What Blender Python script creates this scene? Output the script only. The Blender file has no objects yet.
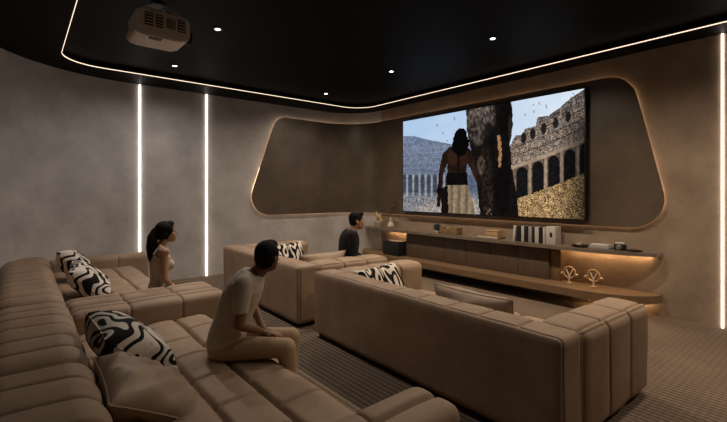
import bpy, bmesh, math, random
import numpy as np
from mathutils import Vector, Matrix, Euler
random.seed(4); rng = np.random.default_rng(4)
PI = math.pi
S = bpy.context.scene
C = S.collection

# ------------------------------------------------------------------ materials
def mat(name, col, rough=.6, metal=0., spec=.4, emit=None, estr=1.):
    m = bpy.data.materials.new(name); m.use_nodes = True
    b = m.node_tree.nodes['Principled BSDF']
    b.inputs['Base Color'].default_value = (*col, 1)
    b.inputs['Roughness'].default_value = rough
    b.inputs['Metallic'].default_value = metal
    b.inputs['Specular IOR Level'].default_value = spec
    if emit:
        b.inputs['Emission Color'].default_value = (*emit, 1)
        b.inputs['Emission Strength'].default_value = estr
    return m

def nd(m, t, **kw):
    n = m.node_tree.nodes.new(t)
    for k, v in kw.items():
        if hasattr(n, k): setattr(n, k, v)
        else: n.inputs[k.replace('_', ' ')].default_value = v
    return n
def lk(m, a, ao, b, bi): m.node_tree.links.new(a.outputs[ao], b.inputs[bi])
def bsdf(m): return m.node_tree.nodes['Principled BSDF']

def mottled(name, c1, c2, scale=3., detail=6., rough=.6, bump=.1, bscale=60., spec=.4, stretch=None, bdist=.01, lo=.35, hi=.65):
    m = mat(name, c1, rough, 0, spec)
    tc = nd(m, 'ShaderNodeTexCoord'); src, so = tc, 'Object'
    if stretch:
        mp = nd(m, 'ShaderNodeMapping'); mp.inputs['Scale'].default_value = stretch
        lk(m, tc, 'Object', mp, 'Vector'); src, so = mp, 'Vector'
    nz = nd(m, 'ShaderNodeTexNoise', Scale=scale, Detail=detail, Roughness=.6)
    lk(m, src, so, nz, 'Vector')
    cr = nd(m, 'ShaderNodeValToRGB')
    cr.color_ramp.elements[0].color = (*c1, 1); cr.color_ramp.elements[0].position = lo
    cr.color_ramp.elements[1].color = (*c2, 1); cr.color_ramp.elements[1].position = hi
    lk(m, nz, 'Fac', cr, 'Fac'); lk(m, cr, 'Color', bsdf(m), 'Base Color')
    if bump:
        n2 = nd(m, 'ShaderNodeTexNoise', Scale=bscale, Detail=4.)
        lk(m, src, so, n2, 'Vector')
        bp = nd(m, 'ShaderNodeBump', Strength=bump, Distance=bdist)
        lk(m, n2, 'Fac', bp, 'Height'); lk(m, bp, 'Normal', bsdf(m), 'Normal')
    return m

WALL = mottled('grey_plaster', (.42, .395, .39), (.60, .57, .56), 2.2, 9., .75, .12, 25., .25, lo=.3, hi=.7)
WALLF = mottled('plaster_warm_light_tint', (.24, .178, .128), (.37, .282, .21), 2.4, 9., .75, .12, 25., .25, lo=.3, hi=.7)  # same plaster; warm light on the screen wall put into its colour
PANEL = mottled('panel_veneer', (.080, .058, .041), (.125, .093, .067), 1.6, 8., .36, .05, 30., .6)
BLACK = mottled('black_ceiling_paint', (.0045, .0042, .004), (.006, .0056, .0055), 2., 3., .6, 0, 30., .08)
LEATHER = mottled('tan_nubuck', (.285, .196, .133), (.37, .262, .183), 2.6, 7., .62, .25, 14., .3, bdist=.012)
CUSH = mottled('brown_cushion_leather', (.30, .215, .15), (.39, .285, .205), 3.2, 7., .5, .3, 11., .35, bdist=.02)
PLINTH = mat('dark_plinth', (.012, .010, .009), .6)
WOOD = mottled('walnut', (.165, .100, .054), (.215, .135, .076), 3., 8., .45, .05, 40., .4, stretch=(1.2, 9, 9))
DWOOD = mottled('dark_walnut', (.098, .068, .045), (.118, .083, .056), 3., 8., .5, .02, 40., .35, stretch=(5, 5, .6))
TOPM = mottled('stone_top', (.15, .115, .085), (.20, .155, .12), 4., 6., .28, 0, 40., .5)
LED = mat('led_warm_white', (.9, .8, .7), .5, emit=(1, .88, .78), estr=6.)
LEDC = mat('led_cove', (.9, .8, .7), .5, emit=(1, .78, .58), estr=1.25)
LEDA = mat('led_amber', (.9, .7, .5), .5, emit=(1, .62, .30), estr=30.)
LEDH = mat('led_halo', (.9, .7, .5), .5, emit=(1, .66, .40), estr=3.2)
LAMP = mat('lamp_lens', (.9, .85, .8), .4, emit=(1, .88, .75), estr=9.)
TRIM = mat('lamp_trim', (.03, .028, .026), .4)
BEZEL = mat('screen_bezel', (.006, .006, .007), .35)
SHIRT = mottled('beige_shirt', (.54, .46, .365), (.60, .515, .415), 8., 5., .85, .25, 25., .1, bdist=.015)
TROUS = mottled('khaki_trousers', (.44, .315, .20), (.50, .36, .23), 8., 5., .85, .25, 25., .1, bdist=.015)
TANK = mottled('beige_vest', (.48, .39, .31), (.54, .44, .35), 8., 5., .85, .15, 30., .1)
DARKC = mottled('dark_cloth', (.014, .013, .014), (.022, .020, .020), 8., 5., .85, .2, 25., .15, bdist=.015)
SKIN = mottled('skin', (.40, .23, .145), (.45, .26, .165), 12., 4., .5, 0, 30., .35)
SKIN_D = mottled('skin_tan', (.20, .10, .06), (.24, .125, .075), 12., 4., .5, 0, 30., .35)
HAIR = mottled('dark_hair', (.006, .005, .005), (.012, .010, .009), 30., 3., .7, .4, 60., .12, stretch=(3, 3, .6))
BROW = mat('brow', (.012, .009, .007), .8)
EYE = mat('eye', (.55, .52, .48), .25)
IRIS = mat('iris', (.02, .012, .008), .2)
LIPS = mat('lips', (.28, .11, .08), .5)
PROJ = mottled('projector_shell', (.74, .68, .60), (.80, .73, .65), 5., 3., .45, 0, 30., .4)
PROJD = mat('projector_grille', (.015, .014, .014), .5)
GLASSM = mat('lens_glass', (.02, .03, .05), .05, spec=.9)
METAL = mat('black_metal', (.02, .02, .02), .35, .8)
BRASS = mat('brass', (.58, .40, .21), .35, .5)
CREAM = mat('cream_ceramic', (.60, .50, .38), .4)
STONE = mottled('pale_stone', (.30, .24, .18), (.38, .30, .23), 10., 5., .5, .1, 60.)
PAPERW = mat('pale_cover', (.50, .47, .43), .55)
PAPERG = mat('grey_cover', (.30, .29, .28), .55)
PAPERB = mat('black_cover', (.012, .012, .012), .45)
PAGES = mat('page_block', (.55, .48, .38), .8)
TANBOX = mottled('tan_wood_box', (.42, .27, .14), (.50, .33, .18), 6., 5., .5, .05, 50., stretch=(1, 8, 8))
BRBOX = mottled('brown_box', (.20, .125, .065), (.27, .17, .095), 6., 5., .5, .05, 50., stretch=(1, 8, 8))
TWIG = mat('dried_stem', (.16, .09, .05), .8)
GREYM = mat('grey_metal', (.25, .25, .25), .35, .6)

# carpet: fine woven ribs running along the room
CARPET = mat('ribbed_carpet', (.06, .045, .035), .95, 0, .1)
m = CARPET
tc = nd(m, 'ShaderNodeTexCoord')
mp = nd(m, 'ShaderNodeMapping'); lk(m, tc, 'Object', mp, 'Vector')
nzw = nd(m, 'ShaderNodeTexNoise', Scale=6., Detail=4.); lk(m, tc, 'Object', nzw, 'Vector')
wv = nd(m, 'ShaderNodeTexWave', Scale=5.6, Distortion=.9, Detail=2., Detail_Scale=6.); wv.bands_direction = 'Y'
lk(m, mp, 'Vector', wv, 'Vector')
wx = nd(m, 'ShaderNodeTexWave', Scale=5.6, Distortion=1.5, Detail=2., Detail_Scale=4.); wx.bands_direction = 'X'
lk(m, mp, 'Vector', wx, 'Vector')
mx = nd(m, 'ShaderNodeMath', operation='MULTIPLY'); lk(m, wv, 'Fac', mx, 0)
ad = nd(m, 'ShaderNodeMath', operation='MULTIPLY_ADD'); ad.inputs[1].default_value = .35; ad.inputs[2].default_value = .65
lk(m, wx, 'Fac', ad, 0); lk(m, ad, 'Value', mx, 1)
cr = nd(m, 'ShaderNodeValToRGB')
cr.color_ramp.elements[0].color = (.125, .092, .068, 1); cr.color_ramp.elements[0].position = .1
cr.color_ramp.elements[1].color = (.25, .185, .138, 1); cr.color_ramp.elements[1].position = .8
lk(m, mx, 'Value', cr, 'Fac')
mixc = nd(m, 'ShaderNodeMix', data_type='RGBA', blend_type='MULTIPLY'); mixc.inputs['Factor'].default_value = .6
lk(m, cr, 'Color', mixc, 6)
cr2 = nd(m, 'ShaderNodeValToRGB'); cr2.color_ramp.elements[0].color = (.45, .45, .45, 1); cr2.color_ramp.elements[0].position = .3
cr2.color_ramp.elements[1].position = .7
nzb = nd(m, 'ShaderNodeTexNoise', Scale=1.1, Detail=7.); lk(m, tc, 'Object', nzb, 'Vector')
lk(m, nzb, 'Fac', cr2, 'Fac'); lk(m, cr2, 'Color', mixc, 7)
lk(m, mixc, 2, bsdf(m), 'Base Color')
bp = nd(m, 'ShaderNodeBump', Strength=.35, Distance=.01); lk(m, mx, 'Value', bp, 'Height'); lk(m, bp, 'Normal', bsdf(m), 'Normal')

# black and white doodle fabric for the cushions
def zebra(name, scale, dist, rot, thr=.5, mult=34., st=(1, 1, 1)):
    m = mat(name, (.5, .45, .4), .8, 0, .15)
    tc = nd(m, 'ShaderNodeTexCoord'); mp = nd(m, 'ShaderNodeMapping')
    mp.inputs['Rotation'].default_value = (0, 0, rot); mp.inputs['Scale'].default_value = st
    lk(m, tc, 'Object', mp, 'Vector')
    nz = nd(m, 'ShaderNodeTexNoise', Scale=scale * .55, Detail=.6, Distortion=dist)
    lk(m, mp, 'Vector', nz, 'Vector')
    mu = nd(m, 'ShaderNodeMath', operation='MULTIPLY'); mu.inputs[1].default_value = mult
    lk(m, nz, 'Fac', mu, 0)
    sn = nd(m, 'ShaderNodeMath', operation='SINE'); lk(m, mu, 'Value', sn, 0)
    cr = nd(m, 'ShaderNodeValToRGB'); cr.color_ramp.interpolation = 'LINEAR'
    cr.color_ramp.elements[0].color = (.010, .009, .009, 1); cr.color_ramp.elements[0].position = thr - .03
    cr.color_ramp.elements[1].color = (.72, .65, .57, 1); cr.color_ramp.elements[1].position = thr + .03
    md = nd(m, 'ShaderNodeMath', operation='MULTIPLY_ADD'); md.inputs[1].default_value = .5; md.inputs[2].default_value = .5
    lk(m, sn, 'Value', md, 0); lk(m, md, 'Value', cr, 'Fac'); lk(m, cr, 'Color', bsdf(m), 'Base Color')
    return m
ZEBRA = zebra('doodle_print', 5.5, .5, .4, .40, 52.)
ZEBRA2 = zebra('doodle_print_small', 6., .5, .4, .42, 46.)
STRIPE = zebra('zebra_print', 9., .25, .5, .48, 46., (1.7, .45, 1))

# ------------------------------------------------------------------ object helpers
def link(o, parent=None):
    C.objects.link(o)
    if parent: o.parent = parent
    return o
def tag(o, label=None, cat=None, group=None, kind=None):
    if label: o['label'] = label
    if cat: o['category'] = cat
    if group: o['group'] = group
    if kind: o['kind'] = kind
    return o
def thing(name, label, cat, loc=(0, 0, 0), rz=0., group=None):
    o = bpy.data.objects.new(name, None); o.empty_display_size = .1
    link(o); o.location = loc; o.rotation_euler = (0, 0, rz)
    return tag(o, label, cat, group)
def shade(me, ang=None):
    me.polygons.foreach_set('use_smooth', [True] * len(me.polygons))
    if ang is not None: me.set_sharp_from_angle(angle=math.radians(ang))
def obj(name, bm, m, parent=None, smooth=True, ang=40, kind=None):
    me = bpy.data.meshes.new(name)
    if isinstance(bm, bmesh.types.BMesh):
        bmesh.ops.recalc_face_normals(bm, faces=bm.faces)
        bm.to_mesh(me); bm.free()
    else:
        me.from_pydata(*bm); me.validate()
    if smooth: shade(me, ang)
    me.materials.append(m)
    o = bpy.data.objects.new(name, me)
    if kind: o['kind'] = kind
    return link(o, parent)
def struct(name, bm, m, **k): return obj(name, bm, m, kind='structure', **k)
def bx(bm, lo, hi, bev=0., seg=2, M=None):
    lo, hi = Vector(lo), Vector(hi)
    r = bmesh.ops.create_cube(bm, size=1.)
    vs = r['verts']
    for v in vs: v.co = Vector(((v.co.x + .5) * (hi.x - lo.x) + lo.x, (v.co.y + .5) * (hi.y - lo.y) + lo.y, (v.co.z + .5) * (hi.z - lo.z) + lo.z))
    if bev:
        es = list({e for v in vs for e in v.link_edges})
        r = bmesh.ops.bevel(bm, geom=es, offset=bev, segments=seg, affect='EDGES', profile=.5)
        vs = [g for g in set(r['verts'])] if M else vs
    if M:
        for v in vs: v.co = M @ v.co
    return bm
def box(name, lo, hi, m, parent=None, bev=.004, **k):
    bm = bmesh.new(); bx(bm, lo, hi, bev)
    return obj(name, bm, m, parent, **k)
def lathe(bm, prof, c=(0, 0, 0), seg=24, M=None):
    rings = []
    for (r, z) in prof:
        ring = []
        for i in range(seg):
            a = 2 * PI * i / seg
            p = Vector((r * math.cos(a), r * math.sin(a), z))
            if M: p = M @ p
            ring.append(bm.verts.new(p + Vector(c)))
        rings.append(ring)
    for a, b in zip(rings, rings[1:]):
        for i in range(seg): bm.faces.new((a[i], a[(i + 1) % seg], b[(i + 1) % seg], b[i]))
    bm.faces.new(list(reversed(rings[0]))); bm.faces.new(rings[-1])
    return bm
def tube(bm, pts, r, seg=8, closed=False):
    pts = [Vector(p) for p in pts]; n = len(pts); rings = []
    rr = r if isinstance(r, (list, tuple)) else [r] * n
    up = Vector((0, 0, 1)); prev = None
    for i, p in enumerate(pts):
        a = pts[i - 1] if (i > 0 or closed) else p
        b = pts[(i + 1) % n] if (i < n - 1 or closed) else p
        t = (b - a).normalized()
        if prev is None:
            x = t.cross(up)
            if x.length < 1e-3: x = t.cross(Vector((1, 0, 0)))
        else: x = prev - t * prev.dot(t)
        x.normalize(); prev = x; y = t.cross(x)
        rings.append([bm.verts.new(p + (x * math.cos(2 * PI * k / seg) + y * math.sin(2 * PI * k / seg)) * rr[i]) for k in range(seg)])
    for i in range(n if closed else n - 1):
        a, b = rings[i], rings[(i + 1) % n]
        off = 0
        if closed and i == n - 1:
            off = min(range(seg), key=lambda o: (a[0].co - b[o].co).length)
        for k in range(seg): bm.faces.new((a[k], a[(k + 1) % seg], b[(k + 1 + off) % seg], b[(k + off) % seg]))
    if not closed:
        bm.faces.new(list(reversed(rings[0]))); bm.faces.new(rings[-1])
    return bm
def prism(bm, poly, z0, z1):
    a = [bm.verts.new((x, y, z0)) for x, y in poly]; b = [bm.verts.new((x, y, z1)) for x, y in poly]
    bm.faces.new(list(reversed(a))); bm.faces.new(b)
    n = len(a)
    for i in range(n): bm.faces.new((a[i], a[(i + 1) % n], b[(i + 1) % n], b[i]))
    return bm
def ell(bm, c, r, M=None, seg=20):
    res = bmesh.ops.create_uvsphere(bm, u_segments=seg, v_segments=max(8, seg * 2 // 3), radius=1.)
    for v in res['verts']:
        p = Vector((v.co.x * r[0], v.co.y * r[1], v.co.z * r[2]))
        if M: p = M @ p
        v.co = p + Vector(c)
def cap(bm, a, ra, b, rb, seg=16, flat_a=False, flat_b=False):
    """tapered capsule from a to b"""
    a, b = Vector(a), Vector(b); L = (b - a).length
    q = Vector((0, 0, 1)).rotation_difference((b - a).normalized()).to_matrix()
    prof = [(.0005, 0)] if flat_a else []
    if not flat_a: prof += [(max(.0004, ra * math.cos(t)), ra * math.sin(t)) for t in [(-PI / 2) + i * PI / 10 for i in range(0, 5)]]
    prof += [(ra, 0.), ((ra + rb) / 2, L / 2), (rb, L)]
    if flat_b: prof += [(.0005, L)]
    else: prof += [(max(.0004, rb * math.cos(t)), L + rb * math.sin(t)) for t in [i * PI / 10 for i in range(1, 6)]]
    lathe(bm, prof, a, seg, q)

def padded(lo, hi, r=.06, gx=(), gy=(), gz=(), gw=.014, gd=.016, puff=.0, res=.022, fn=None, wob=.0, seed=0, dx=(), dy=()):
    """closed upholstered block: rounded edges, sewn channels (grooves) at the given coordinates, slightly puffed between them"""
    lo = np.array(lo, float); hi = np.array(hi, float); n = np.maximum(3, np.ceil((hi - lo) / res).astype(int))
    ax = []
    for k, g in enumerate((gx, gy, gz)):
        e = np.array([0, .15, .35, .6, 1.]) * r
        c = list(np.linspace(lo[k] + r, hi[k] - r, n[k] + 1)) + list(lo[k] + e) + list(hi[k] - e)
        for q in list(g) + list((dx, dy, ())[k]): c += [q + d * gw for d in (-1.8, -1.1, -.5, 0, .5, 1.1, 1.8)]
        c = np.unique(np.round(np.clip(c, lo[k], hi[k]), 5))
        keep = [c[0]]
        for x in c[1:]:
            if x - keep[-1] > .0035: keep.append(x)
        keep[-1] = c[-1]; ax.append(np.array(keep))
    N = [len(a) for a in ax]; idx = {}; P = []; F = []
    def vid(i, j, k):
        t = (i, j, k)
        if t not in idx:
            idx[t] = len(P); P.append((ax[0][i], ax[1][j], ax[2][k]))
        return idx[t]
    for d in range(3):
        u, v = (d + 1) % 3, (d + 2) % 3
        for s in (0, N[d] - 1):
            for i in range(N[u] - 1):
                for j in range(N[v] - 1):
                    q = []
                    for (di, dj) in ((0, 0), (1, 0), (1, 1), (0, 1)):
                        t = [0, 0, 0]; t[d] = s; t[u] = i + di; t[v] = j + dj; q.append(vid(*t))
                    F.append(q if s else q[::-1])
    P = np.array(P); q = np.clip(P, lo + r, hi - r); dv = P - q
    nn = dv / np.maximum(np.linalg.norm(dv, axis=1, keepdims=True), 1e-9); O = q + nn * r
    disp = np.zeros(len(P)); pf = np.ones(len(P)); anyp = False
    for k, g in enumerate((gx, gy, gz)):
        if not len(g): continue
        w = 1 - nn[:, k] ** 2; x = P[:, k]
        for c in g: disp -= gd * np.exp(-((x - c) / gw) ** 2) * w
        b = np.array([lo[k]] + list(g) + [hi[k]]); i = np.clip(np.searchsorted(b, x) - 1, 0, len(b) - 2)
        t = (x - b[i]) / (b[i + 1] - b[i]); pr = np.sqrt(np.clip(4 * t * (1 - t), 0, 1))
        pf *= pr * w + (1 - w); anyp = True
    if anyp: disp += puff * pf
    if fn is not None: disp += fn(P, nn)
    if wob:
        rg = np.random.default_rng(seed)
        for _ in range(7):
            k = rg.normal(size=3) * 7; disp += wob / 3 * np.sin(P @ k + rg.uniform(0, 6))
    O = O + nn * disp[:, None]
    return [tuple(p) for p in O], [], F

# ------------------------------------------------------------------ camera (eye 1.7 m, at the back of the room)
cd = bpy.data.cameras.new('camera'); cam = bpy.data.objects.new('camera', cd); link(cam)
cam.location = (0, 0, 1.7); cam.rotation_euler = (PI / 2, 0, math.radians(50.535))
cd.sensor_width = 36.; cd.lens = 36. * 417 / 727; cd.shift_y = -19. / 727; cd.clip_start = .02
S.camera = cam

# ------------------------------------------------------------------ room shell
XL, YF, YB, XR, ZC, ZS = -8.55, 6.78, -.5, 2.0, 3.77, 3.68
def arc(c, r, a0, a1, n=16):
    return [(c[0] + r * math.cos(math.radians(a0 + (a1 - a0) * i / n)), c[1] + r * math.sin(math.radians(a0 + (a1 - a0) * i / n))) for i in range(n + 1)]
def offset(path, d):
    """shift an open plan path to its left by d"""
    out = []
    for i, p in enumerate(path):
        a = path[max(i - 1, 0)]; b = path[min(i + 1, len(path) - 1)]
        t = Vector((b[0] - a[0], b[1] - a[1])).normalized()
        out.append((p[0] - t.y * d, p[1] + t.x * d))
    return out
def wall(name, path, m=None, z0=0., z1=3.95, th=.1):
    # path runs so that its right-hand side faces the room
    bm = bmesh.new(); prism(bm, list(path) + list(reversed(offset(path, th))), z0, z1)
    return struct(name, bm, m or WALL, ang=30)
left_path = arc((-6.55, 1.5), 2., 270, 180, 20) + arc((-7.55, 5.78), 1., 180, 90, 16)
wall('wall_left', left_path)
wall('wall_front', [(-7.55, YF), (XR, YF)], WALLF)
wall('wall_right', [(XR, YF), (XR, YB)], PANEL)  # unseen wall; dark finish added to cut bounced light
wall('wall_back', [(XR, YB), (-6.55, YB)], PANEL)  # out of view too, dark veneer put in to lower the ambient light
bm = bmesh.new(); bx(bm, (-8.7, -.65, -.12), (2.15, 6.93, 0)); struct('floor', bm, CARPET, smooth=False)
bm = bmesh.new(); bx(bm, (-8.7, -.65, ZC), (2.15, 6.93, 3.95)); struct('ceiling', bm, BLACK, smooth=False)
# dropped border with a rounded opening (the tray)
def rrect(x0, y0, x1, y1, r, n=10):
    return arc((x1 - r, y1 - r), r, 0, 90, n) + arc((x0 + r, y1 - r), r, 90, 180, n) + arc((x0 + r, y0 + r), r, 180, 270, n) + arc((x1 - r, y0 + r), r, 270, 360, n)
hole = rrect(-7.80, .45, 1.25, 6.34, .55)
outer = []
for (x, y) in hole:   # matching points on the room's outline
    c = Vector((-3.275, 3.4)); d = Vector((x, y)) - c
    sx = (2.1 - c.x if d.x > 0 else c.x + 8.65) / max(abs(d.x), 1e-6); sy = (6.88 - c.y if d.y > 0 else c.y + .6) / max(abs(d.y), 1e-6)
    outer.append(tuple(c + d * min(sx, sy)))
bm = bmesh.new(); n = len(hole)
vs = [[bm.verts.new((p[0], p[1], z)) for p in ring] for ring, z in ((hole, ZS), (outer, ZS), (outer, ZC), (hole, ZC))]
for a, b in zip(vs, vs[1:] + vs[:1]):
    for i in range(n): bm.faces.new((a[i], a[(i + 1) % n], b[(i + 1) % n], b[i]))
# the outline's sharp room corners
struct('trim_1', bm, BLACK, ang=30)
bm = bmesh.new()
ins = rrect(-7.793, .457, 1.243, 6.333, .545); n = len(ins)
vs = [[bm.verts.new((p[0], p[1], z)) for p in ring] for ring, z in ((ins, ZS - .004), (hole, ZS - .004), (hole, ZS + .008), (ins, ZS + .008))]
for a, b in zip(vs, vs[1:] + vs[:1]):
    for i in range(n): bm.faces.new((a[i], a[(i + 1) % n], b[(i + 1) % n], b[i]))
o = obj('ceiling_light_strip', bm, LEDC, ang=30)
tag(o, 'thin warm light line edging the raised black ceiling tray', 'light strip')

# vertical light strips
for (nm_pt, lo, hi, lab) in (
    (0, (XL, 1.691, .0), (XL + .022, 1.710, ZS - .002), 'vertical light strip on the left wall farther from the dark corner panel'),
    (1, (XL, 2.905, .0), (XL + .022, 2.924, ZS - .002), 'vertical light strip on the left wall nearer the dark corner panel'),
    (2, (-1.182, YF - .018, .0), (-1.159, YF, ZS - .002), 'vertical light strip on the screen wall right of the floating shelves')):
    o = box('wall_light_strip', lo, hi, LED, bev=.006); tag(o, lab, 'light strip', 'vertical wall light strips')

# downlights
spots = [(-5.25, 1.93), (-7.22, 1.95), (-5.2, 4.9), (-3.22, 4.9), (-7.25, 4.95), (-3.2, 1.93), (-1.15, 1.93), (-1.15, 4.9), (.8, 4.9)]
labs = ['round recessed ceiling downlight just right of the projector', 'round recessed ceiling downlight behind the projector, near the left wall',
        'round recessed ceiling downlight in front of the left part of the screen', 'round recessed ceiling downlight in front of the right part of the screen',
        'small faint ceiling downlight nearest the rounded far corner', 'ceiling downlight above the back sofa with two black and white cushions gone', '', '', '', '']
def spot(parent, e, ang=150, col=(1, .80, .60)):
    l = bpy.data.lights.new('downlight_lamp', 'SPOT'); l.energy = e; l.color = col; l.spot_size = math.radians(ang); l.spot_blend = 1.; l.shadow_soft_size = .06
    o = bpy.data.objects.new('downlight_lamp', l); link(o, parent); o.location = (0, 0, -.03); return o
for i, (x, y) in enumerate(spots):
    t = thing('ceiling_downlight', labs[i] if i < 5 else 'recessed ceiling downlight out of view on the near side', 'downlight', (x, y, ZC), 0, 'recessed ceiling downlights')
    bm = bmesh.new(); lathe(bm, [(.033, -.001), (.033, -.012), (.062, -.012), (.066, -.006), (.066, -.001)], seg=28); obj('trim_ring', bm, TRIM, t)
    bm = bmesh.new(); lathe(bm, [(.031, -.004), (.031, -.0125), (.025, -.014)], seg=24); obj('lens', bm, LAMP, t)
    spot(t, (150 if x < -7 else 225 if x < -2 else 195) if y > 3 else ((100 if x < -7 else 175) if x < -4 else 22), 164 if x < -7 else 154 if y > 3 else 112, (1, .82, .63) if y > 3 else (1, .90, .80))

# ------------------------------------------------------------------ dark wall panel that wraps the corner, with halo light
UA = [(-8.55, 3.2)] + arc((-7.55, 5.78), 1., 180, 90, 24) + [(-1.2, YF)]
def along(path, u):
    for a, b in zip(path, path[1:]):
        L = math.hypot(b[0] - a[0], b[1] - a[1])
        if u <= L or b is path[-1]:
            t = u / L; return (a[0] + (b[0] - a[0]) * t, a[1] + (b[1] - a[1]) * t)
        u -= L
LARC = sum(math.hypot(b[0] - a[0], b[1] - a[1]) for a, b in zip(UA[1:-2], UA[2:-1]))
uY = lambda y: y - 3.2
uX = lambda x: (5.78 - 3.2) + LARC + (x + 7.55)
def rpoly(pts, rad, n=10):
    out = []
    for i, p in enumerate(pts):
        a, b = Vector(pts[i - 1]), Vector(pts[(i + 1) % len(pts)]); p = Vector(p)
        d1, d2 = (a - p).normalized(), (b - p).normalized(); h = d1.angle(d2) / 2
        tl = rad[i] / math.tan(h); c = p + (d1 + d2).normalized() * (rad[i] / math.sin(h))
        s, e = p + d1 * tl - c, p + d2 * tl - c
        an = s.angle_signed(e)
        for k in range(n + 1):
            t = -an * k / n
            out.append((c.x + s.x * math.cos(t) - s.y * math.sin(t), c.y + s.x * math.sin(t) + s.y * math.cos(t)))
    return out
outl = rpoly([(uY(3.70), 1.19), (uX(-1.66), 1.19), (uX(-2.17), 3.40), (uY(4.46), 3.40)], [.42, .42, .42, .30])
def zr(poly, u):
    zs = []
    for a, b in zip(poly, poly[1:] + poly[:1]):
        if (a[0] - u) * (b[0] - u) <= 0 and abs(a[0] - b[0]) > 1e-9:
            zs.append(a[1] + (b[1] - a[1]) * (u - a[0]) / (b[0] - a[0]))
    return min(zs), max(zs)
def at(u, d):   # point at distance d in front of the wall
    P1 = along(UA, u - .004 if u > .004 else u); P2 = along(UA, u + .004); t = Vector((P2[0] - P1[0], P2[1] - P1[1])).normalized()
    p = along(UA, u); return (p[0] + t.y * d, p[1] - t.x * d)
u0, u1 = min(p[0] for p in outl) + .0004, max(p[0] for p in outl) - .0004
us = sorted(set([u0 + (u1 - u0) * (1 - math.cos(PI * i / 30)) / 2 * .24 for i in range(31)] + [u1 - (u1 - u0) * (1 - math.cos(PI * i / 30)) / 2 * .24 for i in range(31)] + list(np.linspace(u0 + .2, u1 - .2, 60))))
t = thing('alcove_panel', 'dark brown rounded wall panel wrapping the corner behind the screen, with glowing rim', 'wall panel', (-7.4, 6.6, 1.19))
bm = bmesh.new(); loops = []
inv = Matrix.Translation((7.4, -6.6, -1.19))
for u in us:
    z0, z1 = zr(outl, u); f = at(u, .055); k = at(u, .034)
    loops.append([bm.verts.new(inv @ Vector(p)) for p in ((*f, z0), (*f, z1), (*k, z1), (*k, z0))])
for a, b in zip(loops, loops[1:]):
    for i in range(4): bm.faces.new((a[i], a[(i + 1) % 4], b[(i + 1) % 4], b[i]))
bm.faces.new(loops[0]); bm.faces.new(list(reversed(loops[-1])))
obj('panel_board', bm, PANEL, t, ang=30)
dense = []
for p, q in zip(outl, outl[1:] + outl[:1]):
    k = max(1, int(math.hypot(q[0] - p[0], q[1] - p[1]) / .06))
    dense += [(p[0] + (q[0] - p[0]) * i / k, p[1] + (q[1] - p[1]) * i / k) for i in range(k)]
cu, cz = (u0 + u1) / 2, 2.25
bm = bmesh.new(); tube(bm, [inv @ Vector((*at(u + (.02 if u < cu else -.02), .020), z + (.025 if z < cz else -.025))) for u, z in dense], .010, 6, True)
obj('halo_light', bm, LEDH, t)

# ------------------------------------------------------------------ cinema screen
SX0, SX1, SZ0, SZ1, SY = -6.66, -2.74, 1.262, 3.292, 6.62
t = thing('cinema_screen', 'large flat screen on the dark panel playing an arena scene with an elephant', 'screen', (-4.7, SY, SZ0))
box('bezel', (SX0 + 4.7, .003, 0), (SX1 + 4.7, .103, SZ1 - SZ0), BEZEL, t, bev=.004)
W, H = 400, 208
uu, vv = np.meshgrid((np.arange(W) + .5) / W, (np.arange(H) + .5) / H)
uu = uu * 6.33 / (9.316 * (1 - uu) + 6.33 * uu)
def vnoise(sx, sy, seed, oct=3):
    out = np.zeros((H, W)); amp = 1.; tot = 0
    for k in range(oct):
        g = np.random.default_rng(seed + k).random((int(sy) + 3, int(sx) + 3))
        x, y = uu * sx, vv * sy; i, j = x.astype(int), y.astype(int); fx, fy = x - i, y - j
        fx, fy = fx * fx * (3 - 2 * fx), fy * fy * (3 - 2 * fy)
        out += amp * ((g[j, i] * (1 - fx) + g[j, i + 1] * fx) * (1 - fy) + (g[j + 1, i] * (1 - fx) + g[j + 1, i + 1] * fx) * fy)
        tot += amp; amp *= .55; sx *= 2; sy *= 2
    return out / tot
def inside(poly, soft=0):
    r = np.zeros((H, W), bool); n = len(poly)
    for i in range(n):
        (x1, y1), (x2, y2) = poly[i - 1], poly[i]
        c = ((y1 > vv) != (y2 > vv)) & (uu + wob_x < (x2 - x1) * (vv - y1) / (y2 - y1 + 1e-12) + x1)
        r ^= c
    return r
wob_x = (vnoise(30, 20, 77) - .5) * .012
img = np.zeros((H, W, 3))
fine = rng.random((H, W)); f2 = vnoise(150, 80, 12, 1); mid = vnoise(90, 50, 11, 2); big = vnoise(14, 9, 21)
def paint(mask, col, n=None, amp=0., a=1.):
    c = np.array(col)[None, None, :] * np.ones((H, W, 1))
    if n is not None: c = c * (1 + amp * (n[..., None] - .5))
    img[mask] = img[mask] * (1 - a) + c[mask] * a
def blob(cx, cy, rx, ry, col, a=1., n=None, amp=0., rot=0.):
    """soft shaded oval"""
    x, y = (uu - cx) * 1.92, vv - cy; rx *= 1.92
    x, y = x * math.cos(rot) + y * math.sin(rot), -x * math.sin(rot) + y * math.cos(rot)
    k = np.clip((1 - (x / rx) ** 2 - (y / ry) ** 2) * 2.2, 0, 1)[..., None] * a
    c = np.array(col)[None, None, :] * (1 if n is None else (1 + amp * (n[..., None] - .5)))
    img[:] = img * (1 - k) + c * k
img[:] = np.array([.83, .88, .93]) + (np.array([.68, .78, .90]) - np.array([.83, .88, .93])) * np.clip(1.15 - uu[..., None] * 1.3 + (big[..., None] - .5) * .6, 0, 1)
wob_x = wob_x * 0
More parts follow.
